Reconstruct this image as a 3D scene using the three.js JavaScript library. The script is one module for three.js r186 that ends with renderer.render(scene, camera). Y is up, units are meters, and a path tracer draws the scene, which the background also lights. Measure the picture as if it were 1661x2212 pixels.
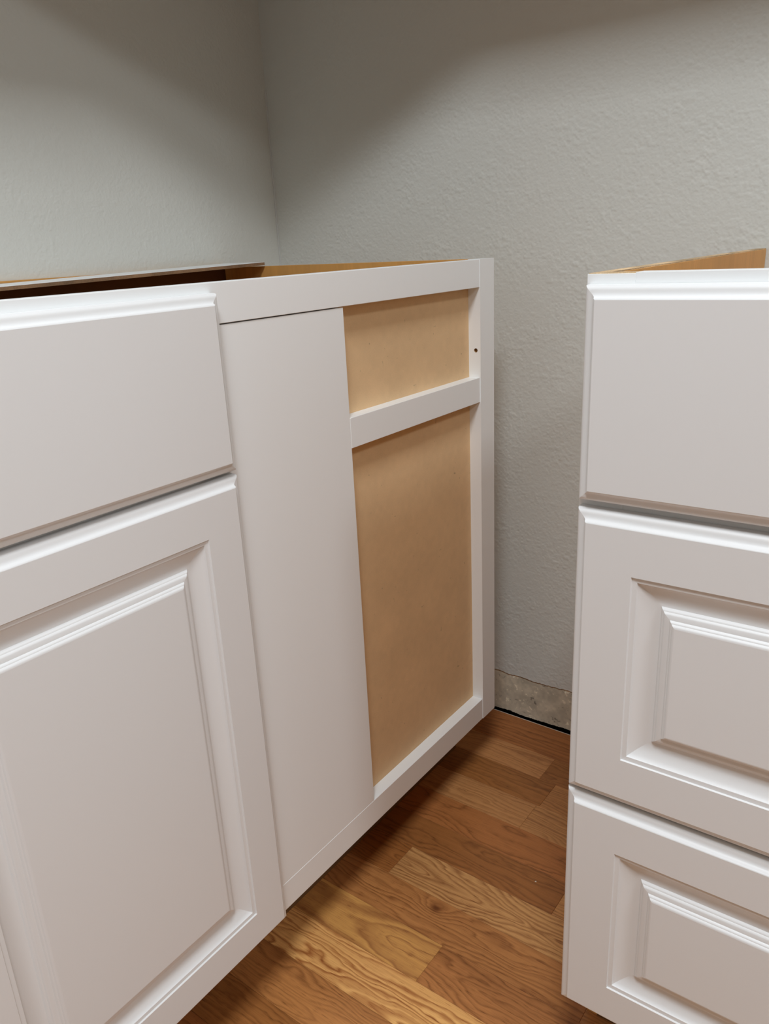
import * as THREE from 'three';
import { RoundedBoxGeometry } from 'three/addons/geometries/RoundedBoxGeometry.js';
import { RectAreaLightUniformsLib } from 'three/addons/lights/RectAreaLightUniformsLib.js';
import { mergeGeometries } from 'three/addons/utils/BufferGeometryUtils.js';

// ---------------------------------------------------------------- camera, light, exposure
const scene = new THREE.Scene();
const camera = new THREE.PerspectiveCamera(2 * Math.atan(1106 / 1681.3) * 180 / Math.PI, 1661 / 2212, 0.02, 20);
camera.position.set(0.5852, 0.9016, 1.0581);
camera.rotation.set(-0.3301, 0.6527, -0.0498, 'YXZ');
scene.background = new THREE.Color(0x000000);

const LAMPS = [                                          // square ceiling lamps of one kind; the second is an added, unseen fill
  { x: 0.73, z: 1.36, w: 0.46, d: 0.46, y: 2.402, colour: [0.945, 1.0, 1.05], power: 44 },
  { x: 2.10, z: 1.00, w: 0.46, d: 0.46, y: 2.402, colour: [0.945, 1.0, 1.05], power: 26 },
];
const renderer = new THREE.WebGLRenderer({ antialias: true });
renderer.toneMapping = THREE.LinearToneMapping;
renderer.toneMappingExposure = 1.0;
renderer.shadowMap.enabled = true;
RectAreaLightUniformsLib.init();

// ---------------------------------------------------------------- helpers
function rng(seed) { let s = seed >>> 0; return () => { s = (s + 0x6D2B79F5) >>> 0; let t = s; t = Math.imul(t ^ (t >>> 15), t | 1); t ^= t + Math.imul(t ^ (t >>> 7), t | 61); return ((t ^ (t >>> 14)) >>> 0) / 4294967296; }; }
function hash2(ix, iy, s) { let h = Math.imul(ix, 374761393) + Math.imul(iy, 668265263) + Math.imul(s, 1274126177); h = Math.imul(h ^ (h >>> 13), 1274126177); return ((h ^ (h >>> 16)) >>> 0) / 4294967296; }
function noise(x, y, s, px = 0, py = 0) {           // value noise 0..1, wraps at px, py when given
  let ix = Math.floor(x), iy = Math.floor(y); const fx = x - ix, fy = y - iy;
  const u = fx * fx * (3 - 2 * fx), v = fy * fy * (3 - 2 * fy);
  let jx = ix + 1, jy = iy + 1;
  if (px) { ix = ((ix % px) + px) % px; jx = ((jx % px) + px) % px; }
  if (py) { iy = ((iy % py) + py) % py; jy = ((jy % py) + py) % py; }
  const a = hash2(ix, iy, s), b = hash2(jx, iy, s), c = hash2(ix, jy, s), d = hash2(jx, jy, s);
  return a + (b - a) * u + (c - a) * v + (a - b - c + d) * u * v;
}
function dataTex(w, h, fn, srgb, rx = 1, ry = 1) {
  const d = new Uint8Array(w * h * 4), o = [0, 0, 0];
  for (let j = 0; j < h; j++) for (let i = 0; i < w; i++) {
    fn(i, j, o); const k = (j * w + i) * 4;
    d[k] = Math.max(0, Math.min(255, o[0])); d[k + 1] = Math.max(0, Math.min(255, o[1])); d[k + 2] = Math.max(0, Math.min(255, o[2])); d[k + 3] = 255;
  }
  const t = new THREE.DataTexture(d, w, h, THREE.RGBAFormat);
  t.wrapS = t.wrapT = THREE.RepeatWrapping; t.magFilter = THREE.LinearFilter; t.minFilter = THREE.LinearMipmapLinearFilter; t.generateMipmaps = true;
  if (srgb) t.colorSpace = THREE.SRGBColorSpace;
  t.repeat.set(rx, ry); t.needsUpdate = true; return t;
}
const used = {};
function numbered(n) { used[n] = (used[n] ?? -1) + 1; return used[n] ? n + '_' + String(used[n]).padStart(3, '0') : n; }
function mesh(name, geo, mat, parent, pos) {
  const m = new THREE.Mesh(geo, mat); m.name = numbered(name); m.castShadow = m.receiveShadow = true;
  if (pos) m.position.set(...pos);
  (parent ?? scene).add(m); return m;
}
function tag(o, label, category, group) { o.userData.label = label; o.userData.category = category; if (group) o.userData.group = group; return o; }
function structure(o) { o.userData.kind = 'structure'; return o; }
function thing(name, label, category, pos = [0, 0, 0], turn = 0, group) {
  const g = new THREE.Group(); g.name = numbered(name); g.position.set(...pos); g.rotation.y = turn; scene.add(g);
  return tag(g, label, category, group);
}
// a softened box between two corners; uv in metres along the two larger axes of every face
function span(x0, x1, y0, y1, z0, z1, r = 0.0006) {
  const w = x1 - x0, h = y1 - y0, d = z1 - z0;
  const g = r > 0 ? new RoundedBoxGeometry(w, h, d, 2, Math.min(r, w * 0.45, h * 0.45, d * 0.45)) : new THREE.BoxGeometry(w, h, d);
  g.translate((x0 + x1) / 2, (y0 + y1) / 2, (z0 + z1) / 2);
  return metreUV(g);
}
function metreUV(g) {
  const p = g.attributes.position, n = g.attributes.normal, uv = new Float32Array(p.count * 2);
  for (let i = 0; i < p.count; i++) {
    const ax = Math.abs(n.getX(i)), ay = Math.abs(n.getY(i)), az = Math.abs(n.getZ(i));
    if (ax >= ay && ax >= az) { uv[2 * i] = p.getZ(i); uv[2 * i + 1] = p.getY(i); }
    else if (ay >= az) { uv[2 * i] = p.getX(i); uv[2 * i + 1] = p.getZ(i); }
    else { uv[2 * i] = p.getX(i); uv[2 * i + 1] = p.getY(i); }
  }
  g.setAttribute('uv', new THREE.BufferAttribute(uv, 2)); return g;
}
// mitred mouldings: rings of a rectangle, profile points [inset, height]; hw, hh = half sizes
function rings(hw, hh, prof, closeFront, closeBack) {
  const P = [], N = [], U = [];
  const sn = prof.slice(1).map((q, i) => { const ds = q[0] - prof[i][0], dd = q[1] - prof[i][1], l = Math.hypot(ds, dd) || 1; return [-dd / l, ds / l]; });
  const vn = (i, seg) => {                              // normal (inward component, height component) at point i seen from segment seg
    const o = seg === i ? i - 1 : i;                    // the neighbouring segment
    const a = sn[seg]; if (o < 0 || o >= sn.length) return a;
    const flat = (k) => Math.hypot(prof[k + 1][0] - prof[k][0], prof[k + 1][1] - prof[k][1]) > 0.006;
    const b = sn[o]; if (flat(seg) || a[0] * b[0] + a[1] * b[1] < 0.78) return a;
    const x = a[0] + b[0], y = a[1] + b[1], l = Math.hypot(x, y); return [x / l, y / l];
  };
  const sides = [[0, 1], [1, 0], [0, -1], [-1, 0]];    // outward directions: top, right, bottom, left
  const at = (side, e, s, d) => {                       // e = -1 / +1 end of the side
    const [ox, oy] = sides[side];
    if (ox === 0) return [e * (hw - s) * oy, oy * (hh - s), d];
    return [ox * (hw - s), -e * (hh - s) * ox, d];
  };
  const push = (p, n) => { P.push(...p); N.push(...n); U.push(p[0], p[1]); };
  for (let k = 0; k < 4; k++) for (let i = 0; i + 1 < prof.length; i++) {
    const [s0, d0] = prof[i], [s1, d1] = prof[i + 1], [ox, oy] = sides[k];
    const nn = (v) => [-v[0] * -1 * -ox, -v[0] * -1 * -oy, v[1]];
    const na = nn(vn(i, i)), nb = nn(vn(i + 1, i));
    const a = at(k, -1, s0, d0), b = at(k, 1, s0, d0), c = at(k, 1, s1, d1), d = at(k, -1, s1, d1);
    push(a, na); push(d, nb); push(b, na); push(b, na); push(d, nb); push(c, nb);
  }
  const quad = (s, d, z) => {
    const w = hw - s, h = hh - s, n = [0, 0, z];
    const q = [[-w, -h, d], [w, -h, d], [w, h, d], [-w, h, d]];
    for (const i of z > 0 ? [0, 1, 2, 0, 2, 3] : [0, 2, 1, 0, 3, 2]) push(q[i], n);
  };
  if (closeFront) quad(prof.at(-1)[0], prof.at(-1)[1], 1);
  if (closeBack) quad(prof[0][0], prof[0][1], -1);
  const g = new THREE.BufferGeometry();
  g.setAttribute('position', new THREE.Float32BufferAttribute(P, 3)); g.setAttribute('normal', new THREE.Float32BufferAttribute(N, 3)); g.setAttribute('uv', new THREE.Float32BufferAttribute(U, 2));
  // make every triangle face its normal
  const p = g.attributes.position, n = g.attributes.normal, A = new THREE.Vector3(), B = new THREE.Vector3(), C = new THREE.Vector3(), M = new THREE.Vector3();
  for (let i = 0; i < p.count; i += 3) {
    A.fromBufferAttribute(p, i); B.fromBufferAttribute(p, i + 1); C.fromBufferAttribute(p, i + 2); M.fromBufferAttribute(n, i);
    B.sub(A); C.sub(A); if (B.cross(C).dot(M) < 0) for (const at2 of [p, n, g.attributes.uv]) for (let c = 0; c < at2.itemSize; c++) { const t = at2.getComponent(i + 1, c); at2.setComponent(i + 1, c, at2.getComponent(i + 2, c)); at2.setComponent(i + 2, c, t); }
  }
  return g;
}
const T = 0.0175;                                        // thickness of the drawer fronts and doors
const EDGE = [[0, 0], [0.0001, 0.0066], [0.0004, 0.0084], [0.0010, 0.0098], [0.0019, 0.0109], [0.0030, 0.0116], [0.0042, 0.0119], [0.0056, 0.0121], [0.0070, 0.0125], [0.0081, 0.0131], [0.0088, 0.0139], [0.0092, 0.0150], [0.0095, 0.0162], [0.0100, 0.0171], [0.0109, T]];
const PANEL0 = 0.052, PANEL1 = 0.0905;
const PANEL = [[0, 0], [0.0007, -0.0016], [0.0048, -0.0019], [0.0054, -0.0034], [0.0085, -0.0052], [0.0120, -0.0069], [0.0155, -0.0082], [0.0185, -0.0089], [0.0215, -0.0090], [0.0243, -0.0087], [0.0254, -0.0070], [0.0264, -0.0062], [0.0270, -0.0061], [0.0279, -0.0048], [0.0290, -0.0042], [0.0330, -0.0041], [0.0339, -0.0027], [0.0347, -0.0021], [0.0353, -0.0020], [0.0362, -0.0007], [0.0372, -0.0001], [0.0385, 0]]
  .map(([s, d]) => [PANEL0 + s, T + d]);
function front(name, w, h, mat, parent, pos, turn, raised) {   // a cabinet front standing in its local xy plane
  const hw = w / 2, hh = h / 2;
  const m = mesh(name, rings(hw, hh, raised ? [...EDGE, [PANEL0, T]] : EDGE, !raised, true), mat, parent, pos);
  m.rotation.y = turn;
  if (raised) mesh('raised_panel', rings(hw, hh, PANEL, true, false), mat, m);
  return m;
}

// ---------------------------------------------------------------- materials
const std = (o) => new THREE.MeshStandardMaterial(o);
const white = std({ color: 0xebecec, roughness: 0.42 });
const whiteFrame = std({ color: 0xf4f6f6, roughness: 0.40 });
const whiteMelamine = std({ color: 0xf4f6f6, roughness: 0.45 });
const bumpTex = (seed, n, fine) => dataTex(1024, 1024, (i, j, o) => {     // orange peel, 1024 px = 0.5 m
  const x = i / 1024, y = j / 1024;
  let a = noise(x * 78, y * 78, seed, 78, 78), b = noise(x * 140 + 3.3, y * 140, seed + 1, 140, 140), c = noise(x * n, y * n, seed + 2, n, n);
  a = Math.max(0, a - 0.45) * 1.6; const q = 0.45 + 0.9 * noise(x * 14, y * 14, seed + 4, 14, 14); const v = (95 * Math.min(1, a) + 75 * b) * Math.min(1.15, q) + 0.8 * fine * c; o[0] = o[1] = o[2] = v;
}, false, 2, 2);
const wallBack = std({ color: 0xdadcd6, roughness: 0.72, bumpMap: bumpTex(11, 256, 40), bumpScale: 0.0010 });
const wallLeft = std({ color: 0xdadbd4, roughness: 0.75, bumpMap: bumpTex(31, 256, 60), bumpScale: 0.0008 });
const plainWall = std({ color: 0xcfcfcc, roughness: 0.8 });
const ceilingMat = std({ color: 0xf0efec, roughness: 0.9 });
const speckle = (seed, base, amp, spots) => dataTex(512, 512, (i, j, o) => {
  const x = i / 512, y = j / 512;
  const cl = noise(x * 6, y * 6, seed, 6, 6) - 0.5, m = noise(x * 40, y * 40, seed + 1, 40, 40) - 0.5, f = hash2(i, j, seed + 2) - 0.5;
  let k = 1 + amp * (0.9 * cl + 0.5 * m + 0.55 * f);
  const s = noise(x * 64, y * 64, seed + 5, 64, 64); if (spots && s > 0.975) k *= 1 - (s - 0.975) * 12;
  o[0] = base[0] * k; o[1] = base[1] * k; o[2] = base[2] * k;
}, true, 3, 3);
const fibreboard = std({ map: speckle(51, [230, 195, 150], 0.05, true), roughness: 0.8 });
const rawEdge = std({ map: speckle(61, [206, 178, 140], 0.35, true), roughness: 0.9 });
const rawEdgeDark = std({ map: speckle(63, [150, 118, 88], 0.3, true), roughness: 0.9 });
const maple = std({ map: dataTex(512, 512, (i, j, o) => {
  const x = i / 512, y = j / 512;
  const w = noise(x * 10 + noise(x * 4, y * 3, 74, 4, 3) * 1.5, y * 3, 71, 0, 3) - 0.5, f = noise(x * 128, y * 10, 72, 128, 10) - 0.5, g = noise(x * 14, y * 2, 73, 14, 2) - 0.5;
  const k = 1 + 0.05 * w + 0.05 * f + 0.05 * g; o[0] = 224 * k; o[1] = 167 * k; o[2] = 93 * k;
}, true, 2, 2), roughness: 0.5 });
const bareStrip = std({ map: dataTex(1024, 256, (i, j, o) => {            // 0.5 m by 0.125 m of bare, scraped wallboard
  const x = i / 1024, y = j / 256;
  const a = noise(x * 24, y * 6, 81, 24, 6) - 0.5, b = noise(x * 90, y * 22, 82, 90, 22) - 0.5, f = hash2(i, j, 83) - 0.5;
  const m = 0.55 * noise(x * 48 + 2 * b, y * 12 + 2 * a, 84, 48, 12) + 0.3 * noise(x * 130, y * 33, 86, 130, 33) + 0.15 * noise(x * 260, y * 64, 87, 260, 64);
  let k = 1 + 0.14 * a + 0.10 * b + 0.04 * f + Math.max(0, m - 0.66) * 1.6 - Math.max(0, 0.27 - m) * 1.8;
  o[0] = 208 * k; o[1] = 199 * k; o[2] = 178 * k;
}, true, 2, 8), roughness: 0.9 });
const caulk = std({ color: 0xd6d7d4, roughness: 0.6 });
const dark = std({ color: 0x241d17, roughness: 0.9 });
const holeWood = std({ color: 0x8a6534, roughness: 0.9 });

// ---------------------------------------------------------------- the room
const XL = -0.5725, ZB = -0.1495, TILT = 0.0064, XR = 3.4, ZF = 4.2, CH = 2.44;
function raggedWall(x0, x1, yBase, yTop, amp, step, seed, dz) {
  const s = new THREE.Shape(), r = rng(seed); s.moveTo(x0, yTop);
  const n = Math.round((0.6 - x0) / step);
  for (let i = 0; i <= n; i++) {
    const x = x0 + (0.6 - x0) * i / n; const y = yBase + amp * (noise(x * 40, 1.5, seed) - 0.5) * 2 + amp * 0.8 * (r() - 0.5);
    s.lineTo(x, y);
  }
  s.lineTo(x1, yBase); s.lineTo(x1, yTop); s.closePath();
  return new THREE.ExtrudeGeometry(s, { depth: dz, bevelEnabled: false });
}
const back = structure(new THREE.Group()); back.name = 'wall_back'; scene.add(back);
mesh('painted_wallboard', raggedWall(XL, XR, 0.0900, CH, 0.0022, 0.003, 5, 0.006), wallBack, back, [0, 0, ZB - 0.006]);
mesh('bare_strip', raggedWall(XL, XR, 0.0030, 0.105, 0.0016, 0.0025, 9, 0.012), bareStrip, back, [0, 0, ZB - 0.0145]);
mesh('wall_core', span(XL, XR, 0.100, CH, ZB - 0.13, ZB - 0.0145, 0), plainWall, back);
mesh('shaded_bottom_plate', span(XL, XR, -0.02, 0.100, ZB - 0.13, ZB - 0.022, 0), dark, back);  // dirty bottom plate, its colour also carrying the shade of the gap
{ const pts = []; for (let i = 0; i <= 30; i++) pts.push(new THREE.Vector3(XL + 0.0008 + 0.0006 * (noise(i * 0.9, 0, 3) - 0.5), 0.83 + i * 0.012, ZB + 0.0008));
  mesh('caulk_bead', new THREE.TubeGeometry(new THREE.CatmullRomCurve3(pts), 60, 0.0013, 6), caulk, back); }
for (const m of back.children) { m.geometry.translate(-XL, 0, 0); }
back.position.set(XL, 0, ZB); back.rotation.y = TILT;               // the back wall stands a little out of square
for (const m of back.children) m.geometry.translate(0, 0, m.position.z ? 0 : -ZB);
for (const m of back.children) if (m.position.z) m.position.z -= ZB;
const left = mesh('wall_left', span(XL - 0.13, XL, -0.02, CH, ZB - 0.13, ZF + 0.13, 0), wallLeft); structure(left);
structure(mesh('wall_right', span(XR, XR + 0.13, -0.02, CH, ZB - 0.13, ZF + 0.13, 0), plainWall));
structure(mesh('wall_front', span(XL, XR, -0.02, CH, ZF, ZF + 0.13, 0), plainWall));
structure(mesh('ceiling', span(XL - 0.13, XR + 0.13, CH, CH + 0.1, ZB - 0.13, ZF + 0.13, 0), ceilingMat));

// ---------------------------------------------------------------- oak laminate floor, strip by strip
const ROW = 0.0645, FX0 = -0.12, FX1 = 1.76, FZ0 = -0.1474, FZ1 = 25 * ROW;
function oak(len, p) {                                   // flat-sawn oak: p.light, p.dark (sRGB), taper, xc, yc, h, ring, warp, knot
  const W = 768, H = 128;
  return dataTex(W, H, (i, j, o) => {
    const x = i / W * len, y = (1 - j / H) * ROW; let wx = x, wy = y;
    const n1 = noise(x * 9, y * 34, p.seed) - 0.5, n2 = noise(x * 26, y * 90, p.seed + 1) - 0.5, n3 = noise(x * 80, y * 260, p.seed + 2) - 0.5;
    let r = Math.hypot(wy - p.yc, p.h) - p.taper * (wx - p.xc) + p.warp * (n1 * 0.022 + n2 * 0.008 + n3 * 0.0022);
    if (p.knot) { const dx = (x - p.knot[0]) / 1.7, dy = y - p.knot[1], q = Math.exp(-(dx * dx + dy * dy) / (p.knot[2] * p.knot[2])); r += p.knot[3] * q; }
    let f = r / p.ring + 1.5 * noise(r * 95 + 40, 3.5, p.seed + 9) + 0.5 * noise(r * 260 + 90, 7.5, p.seed + 10); f -= Math.floor(f);
    let band = f < 0.72 ? Math.pow(f / 0.72, 2.2) : Math.pow(1 - (f - 0.72) / 0.28, 1.4);    // slow growth of tone, quick return
    const fade = 0.45 + 0.55 * noise(x * 7, y * 60, p.seed + 7);
    const streak = noise(x * 30, y * 1500, p.seed + 3), pores = noise(x * 75, y * 2300, p.seed + 4);
    let t = p.contrast * band * fade + 0.22 * (streak - 0.45);
    if (pores > 0.74) t += (pores - 0.74) * (1.6 + 1.6 * band);
    t += 0.25 * (noise(x * 5, y * 25, p.seed + 8) - 0.5);
    if (p.knot) { const dx = (x - p.knot[0]) / 1.5, dy = y - p.knot[1]; t += 0.9 * Math.exp(-(dx * dx + dy * dy) / 0.00003); }
    t = Math.max(-0.15, Math.min(1.15, t));
    for (let c = 0; c < 3; c++) o[c] = p.light[c] + (p.dark[c] - p.light[c]) * t;
  }, true);
}
const oakMat = (len, p) => std({ map: oak(len, { taper: 0.02, xc: 0.2, yc: 0.03, h: 0.01, ring: 0.006, warp: 1, contrast: 0.7, ...p }), roughness: 0.42 });
function stripGeo(x0, x1, z0, z1) {                      // a strip with eased arrises; its top is mapped 0..1
  const b = 0.00035, t = 0, y = -0.0075, P = [], U = [], L = x1 - x0, Wd = z1 - z0;
  const v = (x, yy, z) => { P.push(x, yy, z); U.push((x - x0) / L, 1 - (z - z0) / Wd); };
  const quad = (a, c, d, e) => { v(...a); v(...c); v(...d); v(...a); v(...d); v(...e); };
  const A = [x0 + b, t, z0 + b], B = [x1 - b, t, z0 + b], C = [x1 - b, t, z1 - b], D = [x0 + b, t, z1 - b];
  const a = [x0, t - b, z0], bb = [x1, t - b, z0], c = [x1, t - b, z1], d = [x0, t - b, z1];
  const e = [x0, y, z0], f = [x1, y, z0], g = [x1, y, z1], h = [x0, y, z1];
  quad(A, D, C, B); quad(D, d, c, C); quad(B, C, c, bb); quad(A, B, bb, a); quad(A, a, d, D);
  quad(d, h, g, c); quad(bb, c, g, f); quad(a, bb, f, e); quad(a, e, h, d);
  const geo = new THREE.BufferGeometry(); geo.setAttribute('position', new THREE.Float32BufferAttribute(P, 3)); geo.setAttribute('uv', new THREE.Float32BufferAttribute(U, 2));
  geo.computeVertexNormals(); return geo;
}
const floor = structure(new THREE.Group()); floor.name = 'floor'; scene.add(floor);
// strips the photograph shows one by one: row -> [[x0, x1, grain], ...]
const G = {
  r8: { light: [193, 131, 74], dark: [122, 74, 37], ring: 0.007, taper: 0.012, yc: 0.05, h: 0.004, contrast: 0.55, seed: 801 },
  r7: { light: [243, 187, 115], dark: [161, 98, 50], ring: 0.0085, taper: 0.07, xc: -0.15, yc: 0.062, h: 0.004, contrast: 0.95, warp: 1.1, seed: 703 },
  r6a: { light: [214, 158, 88], dark: [152, 98, 54], ring: 0.017, taper: 0.09, xc: 0.12, yc: 0.030, h: 0.004, contrast: 1.0, warp: 1.2, seed: 607 },
  r6b: { light: [186, 124, 71], dark: [116, 69, 33], ring: 0.011, taper: 0.06, xc: 0.1, yc: 0.03, h: 0.004, contrast: 0.7, warp: 1.7, seed: 611 },
  r5: { light: [193, 132, 76], dark: [122, 72, 35], ring: 0.0095, taper: 0.015, yc: 0.066, h: 0.006, contrast: 0.75, warp: 1.2, knot: [0.2126, 0.018, 0.015, 0.03], seed: 503 },
  r4: { light: [211, 158, 99], dark: [137, 85, 45], ring: 0.0062, taper: -0.085, xc: 0.1, yc: 0.036, h: 0.003, contrast: 0.85, warp: 0.8, seed: 402 },
  r4a: { light: [171, 110, 57], dark: [111, 65, 31], seed: 411 },
  r3: { light: [169, 110, 59], dark: [111, 67, 33], ring: 0.008, taper: 0.02, yc: 0.02, contrast: 0.6, seed: 302 },
  r3b: { light: [203, 146, 89], dark: [137, 86, 46], seed: 312 },
  r2: { light: [187, 121, 68], dark: [117, 69, 33], ring: 0.013, taper: 0.05, yc: 0.03, contrast: 0.75, warp: 1.5, seed: 202 },
  r1: { light: [203, 146, 91], dark: [146, 93, 51], ring: 0.007, taper: 0.01, yc: 0.09, contrast: 0.55, seed: 102 },
  r1b: { light: [207, 150, 93], dark: [142, 91, 51], ring: 0.006, yc: 0.08, contrast: 0.6, seed: 112 },
  r0: { light: [171, 112, 59], dark: [113, 67, 31], ring: 0.009, yc: 0.02, contrast: 0.65, seed: 2 },
  r0b: { light: [201, 141, 84], dark: [133, 84, 46], ring: 0.006, yc: -0.02, contrast: 0.6, seed: 12 },
  m1: { light: [201, 141, 87], dark: [142, 88, 49], ring: 0.008, yc: 0.07, contrast: 0.55, seed: 22 },
  m1b: { light: [169, 110, 59], dark: [115, 69, 33], seed: 32 },
  m2: { light: [182, 116, 64], dark: [119, 69, 33], ring: 0.011, taper: 0.03, contrast: 0.65, seed: 42 },
};
const named = {
  8: [[-0.12, 0.34, 'r8']], 7: [[-0.12, 0.36, 'r7']], 6: [[-0.12, 0.1345, 'r6a'], [0.1345, 0.46, 'r6b']], 5: [[-0.12, 0.33, 'r5']],
  4: [[-0.12, -0.004, 'r4a'], [-0.004, 0.38, 'r4']], 3: [[-0.12, 0.233, 'r3'], [0.233, 0.54, 'r3b']], 2: [[-0.12, 0.30, 'r2']],
  1: [[-0.12, 0.1165, 'r1'], [0.1165, 0.45, 'r1b']], 0: [[-0.12, 0.121, 'r0'], [0.121, 0.48, 'r0b']], '-1': [[-0.12, 0.090, 'm1'], [0.090, 0.44, 'm1b']], '-2': [[-0.12, 0.28, 'm2']], '-3': [[-0.12, 0.20, 'm2']],
};
const spare = Object.entries(G).filter(([k]) => !['r5'].includes(k)).map(([, p]) => p);
const matOf = {};
function stripMat(key, len) { return matOf[key] ??= oakMat(len, G[key]); }
const fr = rng(77);
for (let k = -3; k < 25; k++) {
  const z0 = Math.max(FZ0, k * ROW + 0.00012), z1 = (k + 1) * ROW - 0.00012; let x = FX0;
  const row = named[k] ?? [];
  for (const [a, b, key] of row) { mesh('plank', stripGeo(a + 0.0001, b - 0.0001, z0, z1), stripMat(key, b - a), floor); x = b; }
  if (!row.length) x = FX0 - fr() * 0.25;
  while (x < FX1) {
    const b = Math.min(FX1, x + 0.28 + 0.14 * fr()), keys = Object.keys(matOf);
    const a = Math.max(x, FX0); if (b - a > 0.02) mesh('plank', stripGeo(a + 0.0001, b - 0.0001, z0, z1), matOf[keys[Math.floor(fr() * keys.length)]], floor); x = b;
  }
}
const underlay = std({ color: 0x8c7c6c, roughness: 0.9 });
mesh('underlay', span(XL, XR, -0.03, -0.0078, ZB - 0.0015, ZF, 0), underlay, floor);
mesh('underlay', span(XL, 0.9, -0.0078, -0.0007, ZB - 0.0003, FZ0 - 0.0006, 0), std({ color: 0xcfc4b4, roughness: 0.9 }), floor);
const farOak = std({ map: oak(0.4, { light: [176, 122, 74], dark: [120, 74, 40], taper: 0.03, xc: 0.1, yc: 0.03, h: 0.01, ring: 0.007, warp: 1, contrast: 0.6, seed: 900 }), roughness: 0.42 });
farOak.map.repeat.set(2.5, 15.5);
mesh('floor_field', span(XL, FX0 - 0.0002, -0.0078, 0, FZ0, ZF, 0), farOak, floor);
mesh('floor_field', span(FX1 + 0.0002, XR, -0.0078, 0, FZ0, ZF, 0), farOak, floor);
mesh('floor_field', span(FX0, FX1, -0.0078, 0, FZ1 + 0.0002, ZF, 0), farOak, floor);

// ---------------------------------------------------------------- corner base cabinet along the left wall (its face is the plane x = 0)
const TOP = 0.876, BOT = 0.1143, F = 0.019, LW = 0.922;
const corner = thing('corner_base_cabinet', 'white corner base cabinet along the left wall with bare fibreboard openings beside its door', 'cabinet');
{
  const WS = 0.0408, YT = 0.8375, YM1 = 0.7075, YM2 = 0.6704, YB = 0.1535, ZBL = 0.3501;
  // end stile with a drilled hole running along z
  const sh = new THREE.Shape(); sh.moveTo(-F, BOT); sh.lineTo(0.0008, BOT); sh.lineTo(0.0008, TOP + 0.0004); sh.lineTo(-F, TOP + 0.0004); sh.closePath();
  const hole = new THREE.Path(); hole.absarc(-0.0072, 0.7474, 0.0031, 0, Math.PI * 2, true); sh.holes.push(hole);
  const st = mesh('end_stile', metreUV(new THREE.ExtrudeGeometry(sh, { depth: WS, bevelEnabled: false, curveSegments: 20 })), whiteFrame, corner);
  const tube = new THREE.CylinderGeometry(0.00308, 0.00308, 0.030, 20, 1, true); tube.rotateX(Math.PI / 2); tube.translate(-0.0072, 0.7474, WS - 0.0155);
  const cap = new THREE.CircleGeometry(0.00308, 20); cap.translate(-0.0072, 0.7474, WS - 0.0045);
  mesh('drilled_hole', mergeGeometries([tube.toNonIndexed(), cap.toNonIndexed()]), std({ color: 0xa98250, roughness: 0.9, side: THREE.DoubleSide }), st).userData.label = 'small drilled hole showing brown wood';
  mesh('top_rail', span(-F, 0, YT, TOP, WS, LW), whiteFrame, corner);
  mesh('middle_rail', span(-F, -0.0006, YM2, YM1, WS, ZBL, 0.0004), whiteFrame, corner);
  mesh('bottom_rail', span(-F, 0, BOT, YB, WS, LW), whiteFrame, corner);
  mesh('bottom_rail_edge', span(-F + 0.0006, -0.0007, BOT - 0.0006, BOT + 0.0004, WS, LW - 0.001, 0), rawEdgeDark, corner).userData.label = 'raw brown lower edge';
  const bp = mesh('blind_panel', span(-F, -0.0008, YB + 0.0001, YT - 0.0012, ZBL, 0.585, 0.0003), whiteMelamine, corner);
  { const p = bp.geometry.attributes.position; for (let i = 0; i < p.count; i++) p.setX(i, p.getX(i) + 0.0005 - 0.0009 * (p.getY(i) - YB) / (YT - YB)); }   // it leans back a little towards its top
  mesh('far_stile', span(-F, 0, YB, YT, LW - 0.04, LW), whiteFrame, corner);
  mesh('middle_rail', span(-F, 0, YM2, YM1, 0.585, LW - 0.04), whiteFrame, corner);
  mesh('backing_panel', span(-F - 0.006, -F, YB - 0.012, YT + 0.01, WS - 0.01, 0.46, 0.0003), fibreboard, corner).userData.label = 'bare tan fibreboard panel behind the two openings';
  const w = 0.372, zc = 0.5465 + w / 2;
  front('drawer', w, 0.8667 - 0.6948, white, corner, [0.0002, (0.8667 + 0.6948) / 2, zc], Math.PI / 2, false);
  front('door', w, 0.6909 - 0.1188, white, corner, [0.0002, (0.6909 + 0.1188) / 2, zc], Math.PI / 2, true);
  mesh('side_panel', span(XL + 0.016, -F, BOT - 0.002, TOP, 0.004, 0.016, 0.0003), maple, corner).userData.label = 'wood coloured side panel';
  mesh('side_panel', span(XL + 0.016, -F, 0.0, TOP, LW - 0.016, LW - 0.003, 0.0003), maple, corner);
  mesh('back_panel', span(XL + 0.0095, XL + 0.015, BOT - 0.002, TOP - 0.001, 0.004, LW - 0.003, 0.0003), std({ color: 0x6a4426, roughness: 0.8 }), corner).userData.label = 'back panel with the interior shade put into its dark brown colour';  // shade inside the open cabinet is put into this panel's brown
  mesh('nailing_strip', span(XL + 0.001, XL + 0.0090, TOP - 0.07, TOP + 0.002, 0.004, LW - 0.003, 0.0003), maple, corner).userData.label = 'wood coloured strip along the wall';
  mesh('bottom_panel', span(XL + 0.016, -F - 0.0065, BOT + 0.006, BOT + 0.018, 0.017, LW - 0.017, 0.0003), maple, corner);
  mesh('side_panel_foot', span(XL + 0.016, -0.094, 0, BOT - 0.003, 0.004, 0.016, 0.0003), maple, corner);
  mesh('toe_kick', span(-0.093, -0.080, 0, BOT - 0.001, 0.004, LW - 0.017, 0.0003), std({ color: 0x7a5a36, roughness: 0.8 }), corner);
  mesh('corner_block', span(XL + 0.017, XL + 0.117, TOP - 0.034, TOP - 0.0156, LW - 0.10, LW - 0.017, 0.0005), maple, corner);
}

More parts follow.
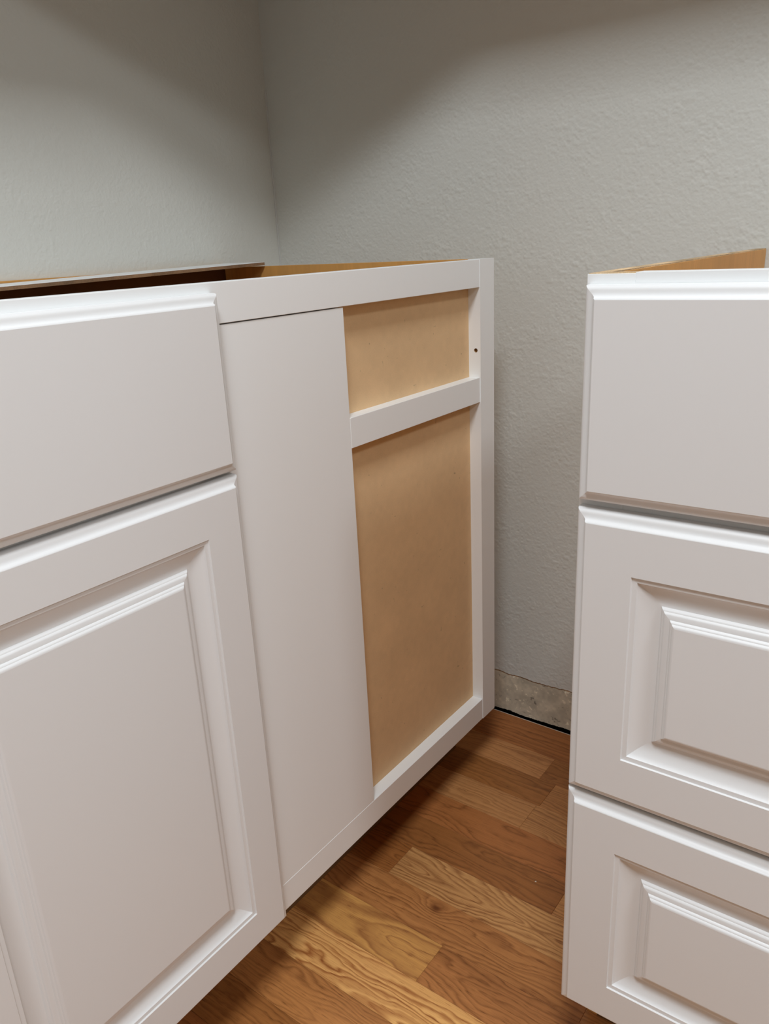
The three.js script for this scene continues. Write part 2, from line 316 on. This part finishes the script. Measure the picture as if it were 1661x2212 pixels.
// ---------------------------------------------------------------- drawer base cabinet against the back wall
const RX = 0.3309, RZ = 0.4459, RT = 0.8731, RW = 0.457;
const drawers = thing('drawer_base_cabinet', 'white open topped base cabinet with three stacked drawers standing against the back wall', 'cabinet', [RX, 0, RZ], 0.0124);
{
  const SW = 0.0384, b = 0.114;
  mesh('stile', span(0, SW, b, RT - 0.0008, -F, 0, 0.0003), whiteFrame, drawers);
  mesh('stile', span(RW - SW, RW, b, RT - 0.0008, -F, 0), whiteFrame, drawers);
  mesh('stile_end', span(0.0008, SW - 0.0005, RT - 0.0011, RT - 0.0002, -F + 0.0006, -0.0012, 0), rawEdge, drawers).userData.label = 'raw tan end of the stile';
  for (const [y0, y1] of [[RT - 0.0385, RT], [0.668, 0.7045], [0.378, 0.412], [b, 0.152]]) mesh('rail', span(SW, RW - SW, y0, y1, -F, -0.0001, 0.0003), whiteFrame, drawers);
  mesh('bottom_rail_edge', span(0.001, RW - 0.001, b - 0.0006, b + 0.0004, -F + 0.0006, -0.0007, 0), rawEdge, drawers).userData.label = 'raw tan lower edge';
  const w = RW - 0.005, xc = 0.0025 + w / 2;
  for (const [y1, y0, r] of [[0.8647, 0.6881, false], [0.6815, 0.3960, true], [0.3935, 0.1185, true]]) front('drawer', w, y1 - y0, white, drawers, [xc, (y0 + y1) / 2, 0.0002], 0, r);
  const D = RZ - (ZB - TILT * (RX - XL)) - 0.0015;                              // depth to the wall
  for (const [x0, x1] of [[0.001, 0.0135], [RW - 0.0135, RW - 0.001]]) {
    const m = mesh('side_panel', span(x0, x1, b - 0.001, RT - 0.0012, -D + 0.0005, -F, 0.0003), maple, drawers);
    const r = rng(21), n = 140, L = D - 0.0005 - F, s = new THREE.Shape();
    s.moveTo(x0 + 0.0002, F + 0.0002); for (let i = 0; i <= n; i++) s.lineTo(x1 - 0.0001 + 0.0010 * (r() - 0.75), F + 0.0002 + L * i / n); s.lineTo(x0 + 0.0002, F + L); s.closePath();
    const g = new THREE.ExtrudeGeometry(s, { depth: 0.0011, bevelEnabled: false }); g.rotateX(-Math.PI / 2); g.translate(0, RT - 0.0012, 0);
    const e = mesh('panel_edge', metreUV(g), rawEdge, m); e.userData.label = 'raw pale edge with splintered rim';
  }
  mesh('back_panel', span(0.014, RW - 0.014, b, RT - 0.06, -D + 0.009, -D + 0.016, 0.0003), maple, drawers);
  mesh('bottom_panel', span(0.014, RW - 0.014, b + 0.004, b + 0.016, -D + 0.017, -F - 0.0005, 0.0003), maple, drawers);
  mesh('toe_kick', span(0.014, RW - 0.014, 0, b - 0.001, -0.092, -0.080, 0.0003), std({ color: 0x7a5a36, roughness: 0.8 }), drawers);
  mesh('side_panel_foot', span(0.001, 0.0135, 0, b - 0.002, -D + 0.0005, -0.080, 0.0003), maple, drawers);
  mesh('side_panel_foot', span(RW - 0.0135, RW - 0.001, 0, b - 0.002, -D + 0.0005, -0.080, 0.0003), maple, drawers);
}

// ---------------------------------------------------------------- loose things
{ // white strip of board over the back of the open corner cabinet: its right end on the side panel, its left end lower
  const L = 0.86, g = new THREE.Group(); g.name = 'white_board'; scene.add(g);
  tag(g, 'narrow white board with raw brown edge laid across the open corner cabinet top', 'board');
  g.position.set(-0.503, TOP + 0.0045, 0.018); g.rotation.x = 0.0196;
  mesh('board_face', span(-0.053, 0.053, -0.00275, 0.00275, 0, L, 0.0004), whiteMelamine, g);
  mesh('raw_edge', span(0.0529, 0.0534, -0.0025, 0.0023, 0.0005, L - 0.0005, 0), rawEdgeDark, g).userData.label = 'raw brown particle edge';
}
{ const c = new THREE.IcosahedronGeometry(0.0011, 1), p = c.attributes.position; for (let i = 0; i < p.count; i++) p.setXYZ(i, p.getX(i) * (1.2 + 0.5 * Math.sin(p.getZ(i) * 3000)), p.getY(i) * 0.8, p.getZ(i) * 1.1);
  c.computeVertexNormals(); tag(mesh('crumb', c, std({ color: 0xe9dcc8, roughness: 0.9 }), scene, [0.189, 0.0008, 0.2165]), 'tiny pale crumb lying on the wood floor between the cabinets', 'crumb'); }

// ---------------------------------------------------------------- wall cabinets over the corner (above the frame; they shade the top of the walls)
const UB = 1.405, UT = 2.2, UD = 0.305;
function wallCabinet(name, label, w, pos, turn, n) {
  const c = thing(name, label, 'wall cabinet', pos, turn);
  mesh('carcass', span(0, w, 0, UT - UB, -UD, 0, 0.001), whiteMelamine, c);
  for (let i = 0; i < n; i++) front('door', w / n - 0.004, UT - UB - 0.006, white, c, [w / n * (i + 0.5), (UT - UB) / 2, 0.0004], 0, true);
  return c;
}
wallCabinet('wall_cabinet', 'white two door wall cabinet hung on the back wall, right of the corner one', 0.76, [XL + 0.612, UB, ZB + UD], 0, 2);
wallCabinet('wall_cabinet', 'white two door wall cabinet hung on the left wall, left of the corner one', 0.76, [XL + UD, UB, ZB + 0.612 + 0.76], Math.PI / 2, 2);
{
  const c = thing('corner_wall_cabinet', 'white diagonal wall cabinet hung in the corner above the base cabinets', 'wall cabinet', [XL, UB, ZB]);
  const s = new THREE.Shape(); s.moveTo(0.001, -0.001); s.lineTo(0.61, -0.001); s.lineTo(0.61, -UD); s.lineTo(UD, -0.61); s.lineTo(0.001, -0.61); s.closePath();
  const g = new THREE.ExtrudeGeometry(s, { depth: UT - UB, bevelEnabled: false }); g.rotateX(-Math.PI / 2); mesh('carcass', metreUV(g), whiteMelamine, c);
  const m = (0.61 + UD) / 2; front('door', 0.40, UT - UB - 0.006, white, c, [m + 0.0004, (UT - UB) / 2, m + 0.0004], Math.PI / 4, true);
}

// ---------------------------------------------------------------- ceiling lamp and added fill lamp
for (const [i, LAMP] of LAMPS.entries()) {
  const c = thing('ceiling_lamp', i ? 'added square fill lamp on the ceiling further from the corner' : 'square flush ceiling lamp nearer the corner', 'lamp', [LAMP.x, CH, LAMP.z]);
  const s = LAMP.w / 2, t = LAMP.d / 2;
  for (const [x0, x1, z0, z1] of [[-s - 0.015, s + 0.015, -t - 0.015, -t], [-s - 0.015, s + 0.015, t, t + 0.015], [-s - 0.015, -s, -t, t], [s, s + 0.015, -t, t]]) mesh('frame', span(x0, x1, -0.036, 0, z0, z1, 0.001), white, c);
  mesh('diffuser', span(-s + 0.0005, s - 0.0005, -0.030, -0.024, -t + 0.0005, t - 0.0005, 0), std({ color: 0xffffff, emissive: new THREE.Color(...LAMP.colour), emissiveIntensity: 1.2, roughness: 0.6 }), c);
  const l = new THREE.RectAreaLight(new THREE.Color(...LAMP.colour), LAMP.power, LAMP.w, LAMP.d);
  l.position.set(LAMP.x, LAMP.y, LAMP.z); l.lookAt(LAMP.x, 0, LAMP.z); l.name = numbered('lamp_light'); scene.add(l);
}
renderer.render(scene, camera);
